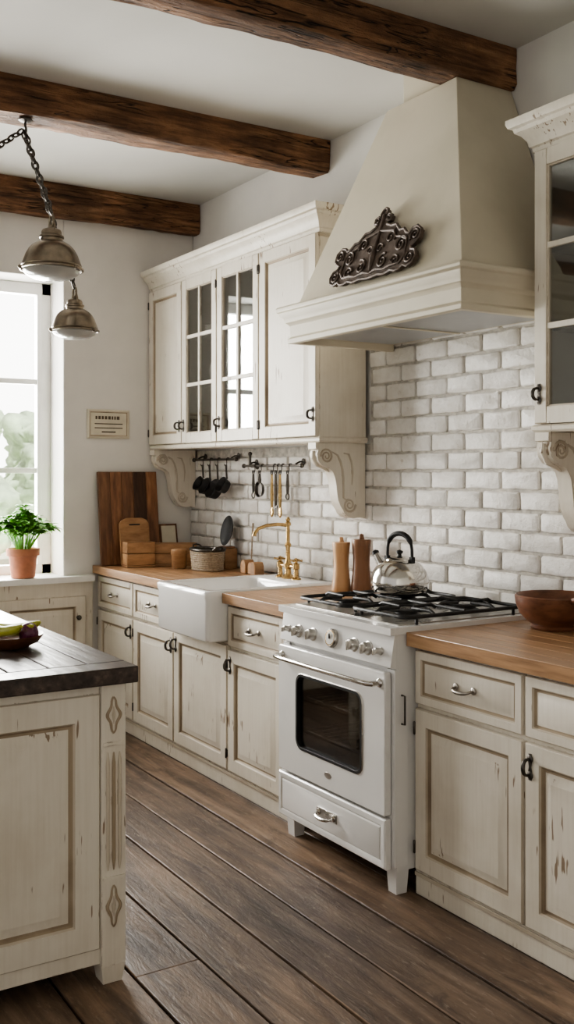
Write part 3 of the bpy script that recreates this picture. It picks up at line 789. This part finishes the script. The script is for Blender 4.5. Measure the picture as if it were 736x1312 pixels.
# ------------------------------------------------------------------ wooden mills right of sink
for (x,y,mt,h_,r) in ((1.885,-.165,MILLL,.245,.046),(1.970,-.110,MILLD,.262,.050)):
    m=MB(); k=h_/.26
    m.lathe([(r*.96,0),(r*1.0,.006*k),(r*.97,.03*k),(r*.86,.08*k),(r*.79,.125*k),(r*.80,.165*k),(r*.87,.205*k),(r*.93,.236*k),(r*.90,.243*k),(r*.30,.245*k),(r*.24,.252*k),(r*.22,.266*k),(.001,.270*k)],mt,(0,0,0),30)
    m.build('pepper_mill',loc=(x,y,CZ))
m=MB()
m.lathe([(.001,0),(.085,0),(.09,.008),(.082,.016),(.10,.026),(.128,.055),(.142,.092),(.145,.118),(.139,.122),(.132,.116),(.125,.09),(.10,.05),(.05,.034),(.001,.032)],BOWLW,(0,0,0),48)
m.tube([(.125,-.05,.11),(.17,-.07,.125),(.22,-.09,.135),(.26,-.105,.132)],[.014,.012,.016,.009],BOWLW,12)
m.build('wooden_bowl',loc=(3.235,-.172,CZ))
m=MB(); m.lathe([(.001,0),(.05,0),(.055,.01),(.05,.03),(.012,.05),(.010,.10),(.05,.115),(.052,.12),(.001,.121)],BOWLW,(0,0,0),28); m.build('cake_stand',loc=(3.75,-.3,CZ))

# ------------------------------------------------------------------ sign on window wall
m=MB(); m.M=frameM(.0,-.715,1.685,90)
m.panel(0,.27,0,.175,[(0,0),(0,.012),(.008,.018),(.016,.018),(.020,.014)],[SIGNM,SIGNM,GLAZEL,GLAZE],SIGNM)
random.seed(3)
x=.05
while x<.21:
    w=random.uniform(.010,.020); m.box(x,x+w,-.0155,-.0138,.115,.135,INK); x+=w+.006
for z in (.085,.06): m.box(.045,.225,-.0152,-.0138,z,z+.006,INK)
m.box(.09,.18,-.0152,-.0138,.035,.043,INK)
m.build('wall_sign',.001)

# ------------------------------------------------------------------ potted plant
random.seed(11)
m=MB()
m.lathe([(.001,0),(.062,0),(.068,.004),(.082,.125),(.084,.128),(.094,.130),(.096,.168),(.090,.172),(.084,.168),(.080,.14)],TERRA,(0,0,0),40,cap=False)
m.lathe([(.081,.150),(.04,.156),(.001,.158)],SOIL,(0,0,0),24)
def leaf(m,p,d,n,L,W):
    d=d.normalized(); s_=d.cross(n).normalized(); n=s_.cross(d)
    pts=[]
    for t,w,dr in ((0,.0,0),(.2,.7,.02),(.45,1,.03),(.72,.72,-.02),(1,0,-.16)):
        c=p+d*L*t+n*L*dr
        pts.append((c-s_*W*w*.5+n*W*.14*w,c,c+s_*W*w*.5+n*W*.14*w))
    ids=[[m.av(tuple(q)) for q in tr] for tr in pts]
    for a,b in zip(ids,ids[1:]):
        m.af((a[0],a[1],b[1],b[0]),LEAF); m.af((a[1],a[2],b[2],b[1]),LEAF)
for i in range(60):
    a=random.uniform(0,2*math.pi); sp=random.uniform(.02,1)**.6
    top=Vector((math.cos(a)*.175*sp,math.sin(a)*.175*sp,.19+.245*(1-sp*.60)*random.uniform(.75,1)))
    b0=Vector((math.cos(a)*.03,math.sin(a)*.03,.155))
    mid=(b0+top)/2+Vector((0,0,.04))
    m.tube([b0,mid,top],[.003,.0022,.0015],LEAF,5)
    for (q,k) in ((mid,3),(top,5),((mid+top)/2,4)):
        for j in range(k):
            t=random.uniform(0,2*math.pi)
            d=Vector((math.cos(t),math.sin(t),random.uniform(-.25,.55)))
            leaf(m,q,d,Vector((0,0,1)),random.uniform(.042,.072),random.uniform(.03,.05))
m.build('potted_basil_plant',loc=(-.010,-1.10,.866))

# ------------------------------------------------------------------ kitchen island
m=MB()
IX0,IX1,IY0,IY1=1.35,3.05,-2.75,-1.745
m.box(IX0+.01,IX1-.03,IY0+.01,IY1-.012,.075,.868,CREAM)
m.box(IX0+.02,IX1-.015,IY0+.02,IY1-.004,.06,.115,CREAM)
m.box(IX0+.02,IX1-.018,IY0+.02,IY1-.006,.835,.867,CREAM)
m.M=frameM(IX1-.03,0,0,90)
m.door(IY0+.10,IY1-.075,.105,.840,.075,t=.022)
m.M=frameM(0,0,0,0)
def post(px,py):
    w=.074
    m.box(px-w,px,py-w,py,.055,.868,CREAM)
    m.loops([[(px-w+a,py-w+b,z) for a,b in ((i_,i_),(w-i_,i_),(w-i_,w-i_),(i_,w-i_))] for i_,z in ((.008,0),(.0,.055))],CREAM,CREAM,CREAM)
    def scroll(z0,z1,wd):
        cz=(z0+z1)/2;a=(z1-z0)/2
        for sg in (-1,1):
            P=[]
            for i in range(25):
                t=-1+2*i/24
                P.append((px+.001,py-w/2+sg*wd*(1-abs(t)**2.2)*(.75+.25*math.cos(t*6)),cz+a*t))
            m.tube(P,[.0025+.0028*(1-abs(-1+2*i/24)) for i in range(25)],GLAZE,6)
        m.tube([(px+.001,py-w/2,cz-a*.5),(px+.001,py-w/2,cz),(px+.001,py-w/2,cz+a*.5)],[.001,.006,.001],GLAZEL,6)
    scroll(.725,.830,.020); scroll(.165,.285,.020)
    m.box(px,px+.004,py-w+.004,py-.004,.690,.700,CREAM); m.box(px,px+.004,py-w+.004,py-.004,.302,.312,CREAM)
    for off in (-.018,0,.018):
        P=[(px+.001,py-w/2+off,.33),(px+.001,py-w/2+off,.36),(px+.001,py-w/2+off,.64),(px+.001,py-w/2+off,.67)]
        m.tube(P,[.002,.006,.006,.002],GLAZE if off==0 else GLAZEL,6)
for px in (IX1,IX0+.074):
    for py in (IY1,IY0+.074): post(px,py)
m.build('kitchen_island',.002,2)
m=MB(); TX0,TX1,TY0,TY1=1.30,3.075,-2.80,-1.715
m.box(TX1-.10,TX1,TY0,TY1,.869,.917,DARKTOP)
y=TY1
while y>TY0+.02:
    y2=max(y-.118,TY0); m.box(TX0,TX1-.102,y2+.0025,y,.869,.917+random.uniform(-.001,.001),DARKTOP); y=y2
m.build('island_tabletop',.004,3)
m=MB()
m.lathe([(.001,0),(.075,0),(.08,.005),(.105,.016),(.120,.036),(.121,.042),(.114,.040),(.098,.022),(.05,.010),(.001,.008)],BOWLW,(0,0,0),40)
for k,(oy,oz,rt) in enumerate(((0,.050,0),(.032,.052,.25),(-.030,.055,-.2))):
    P=[];rs=[]
    for i in range(11):
        t=-1.05+2.1*i/10
        c=Vector((.12*math.sin(t),oy+.02*math.sin(rt),oz+.035*(1-math.cos(t))*1.4))
        c.rotate(Matrix.Rotation(rt+.7,3,'Z')); P.append(c)
        rs.append(.005 if i in(0,10) else .017 if 2<=i<=8 else .012)
    m.tube(P,rs,BANANA,8)
m.sphere((-.05,-.055,.045),.032,PLUM); m.sphere((.055,.06,.045),.032,PLUM,1,1,1.15); m.sphere((.0,.07,.04),.028,PEAR)
m.build('fruit_bowl',loc=(2.56,-1.955,.918),ang=60)

# ------------------------------------------------------------------ pendant lamps
def chain(m,a,b,L=.040,r=.0042,mat=PEWTER):
    a,b=Vector(a),Vector(b); d=b-a; n=max(2,int(d.length/(L*.76))); t=d.normalized()
    u=t.orthogonal().normalized(); w=t.cross(u)
    for i in range(n):
        c=a+d*(i+.5)/n; s_=u if i%2 else w
        P=[c+t*(L/2)*math.cos(2*math.pi*k/12)+s_*(L*.30)*math.sin(2*math.pi*k/12) for k in range(12)]
        m.tube(P,r,mat,6,closed=True)
def lamp(x,y,z,r,anchor):
    m=MB(); k=r/.133
    pr=[(.99,-.03),(1.04,-.02),(1.05,.03),(1.0,.05),(.97,.08),(.985,.12),(.95,.20),(.90,.34),(.84,.50),(.75,.66),(.62,.80),(.46,.90),(.36,.93),(.36,1.02),(.40,1.04),(.40,1.10),(.33,1.14),(.33,1.24),(.30,1.30),(.18,1.36),(.12,1.38),(.10,1.46)]
    m.lathe([(a*r,b*r) for a,b in pr],LAMPM,(x,y,z),48,cap=False)
    m.lathe([(r*.97,-.03*r),(r*.94,.02*r),(r*.85,.3*r),(r*.5,.6*r)],LAMPM,(x,y,z),44,cap=False)
    m.lathe([(r*.92,.02*r),(r*.92,-.06*r),(r*.84,-.16*r),(r*.64,-.27*r),(r*.36,-.34*r),(.001,-.37*r)],FROST,(x,y,z),44,cap=False)
    for a in range(3):
        t=a*2.1+.5
        m.sphere((x+r*1.05*math.cos(t),y+r*1.05*math.sin(t),z+.0*r),.009,LAMPM,seg=10,rings=6)
    zt=z+1.46*r
    P=[(x+.026*k*math.cos(2*math.pi*i/14),y,zt+.02+.028*k*math.sin(2*math.pi*i/14)) for i in range(14)]
    m.tube(P,.005,LAMPM,6,closed=True)
    for s_ in (-1,1):
        m.tube([(x+s_*.30*r,y,z+1.2*r),(x+s_*.34*r,y,z+1.38*r),(x+s_*.12*r,y,zt+.03*k)],.004,LAMPM,6)
    chain(m,(x,y,zt+.05*k),anchor)
    return m.build('pendant_lamp')
AX,AY=1.49,-1.555
lamp(1.60,-1.475,2.345,.130,(AX,AY-.004,2.955))
lamp(1.36,-1.285,2.125,.108,(AX-.02,AY,2.955))
lamp(1.66,-2.02,2.33,.128,(AX,AY-.012,2.955))
m=MB(); m.lathe([(.03,0),(.03,-.006),(.012,-.014),(.001,-.016)],PEWTER,(AX,AY,3.006),20)
m.tube([(AX,AY,2.995),(AX,AY,2.975),(AX+.012,AY,2.965),(AX+.012,AY,2.950),(AX,AY,2.940),(AX-.012,AY,2.950),(AX-.010,AY,2.962)],.0055,PEWTER,8)
m.build('ceiling_hook')

# ------------------------------------------------------------------ lights / world
w=bpy.data.worlds.new('World'); scene.world=w; w.use_nodes=True
nt=w.node_tree; bg=nt.nodes['Background']
tc=N(nt,'ShaderNodeTexCoord'); sp=N(nt,'ShaderNodeSeparateXYZ'); nt.links.new(tc.outputs['Generated'],sp.inputs[0])
mr=N(nt,'ShaderNodeMapRange'); mr.inputs[1].default_value=-.2; mr.inputs[2].default_value=-.9; mr.inputs[3].default_value=.66; mr.inputs[4].default_value=6
nt.links.new(sp.outputs['X'],mr.inputs[0]); nt.links.new(mr.outputs[0],bg.inputs['Strength'])
bg.inputs['Color'].default_value=(1.0,.97,.925,1)
def area(name,loc,rot,sx,sy,e,col=(1,1,1)):
    l=bpy.data.lights.new(name,'AREA'); l.shape='RECTANGLE'; l.size=sx; l.size_y=sy; l.energy=e; l.color=col
    o=bpy.data.objects.new(name,l); o.location=loc; o.rotation_euler=rot; scene.collection.objects.link(o); return o
area('window_daylight',(-.42,-1.55,1.75),(0,R(-90),0),1.75,1.35,285,(1,.97,.93))
s=bpy.data.lights.new('garden_sun','SUN'); s.energy=9; so=bpy.data.objects.new('garden_sun',s); so.rotation_euler=(0,R(50),0); scene.collection.objects.link(so)
try: scene.view_settings.look='AgX - Medium High Contrast'
except Exception as e: print(e)

# ------------------------------------------------------------------ camera
cam=bpy.data.cameras.new('Camera'); co=bpy.data.objects.new('Camera',cam); scene.collection.objects.link(co)
cam.sensor_fit='VERTICAL'; cam.sensor_height=36; cam.lens=36*1295/1312; cam.shift_y=-51/1312
cam.clip_start=.05
co.location=(5.80,-2.90,1.48); co.rotation_euler=(R(90),0,R(58.14))
scene.camera=co
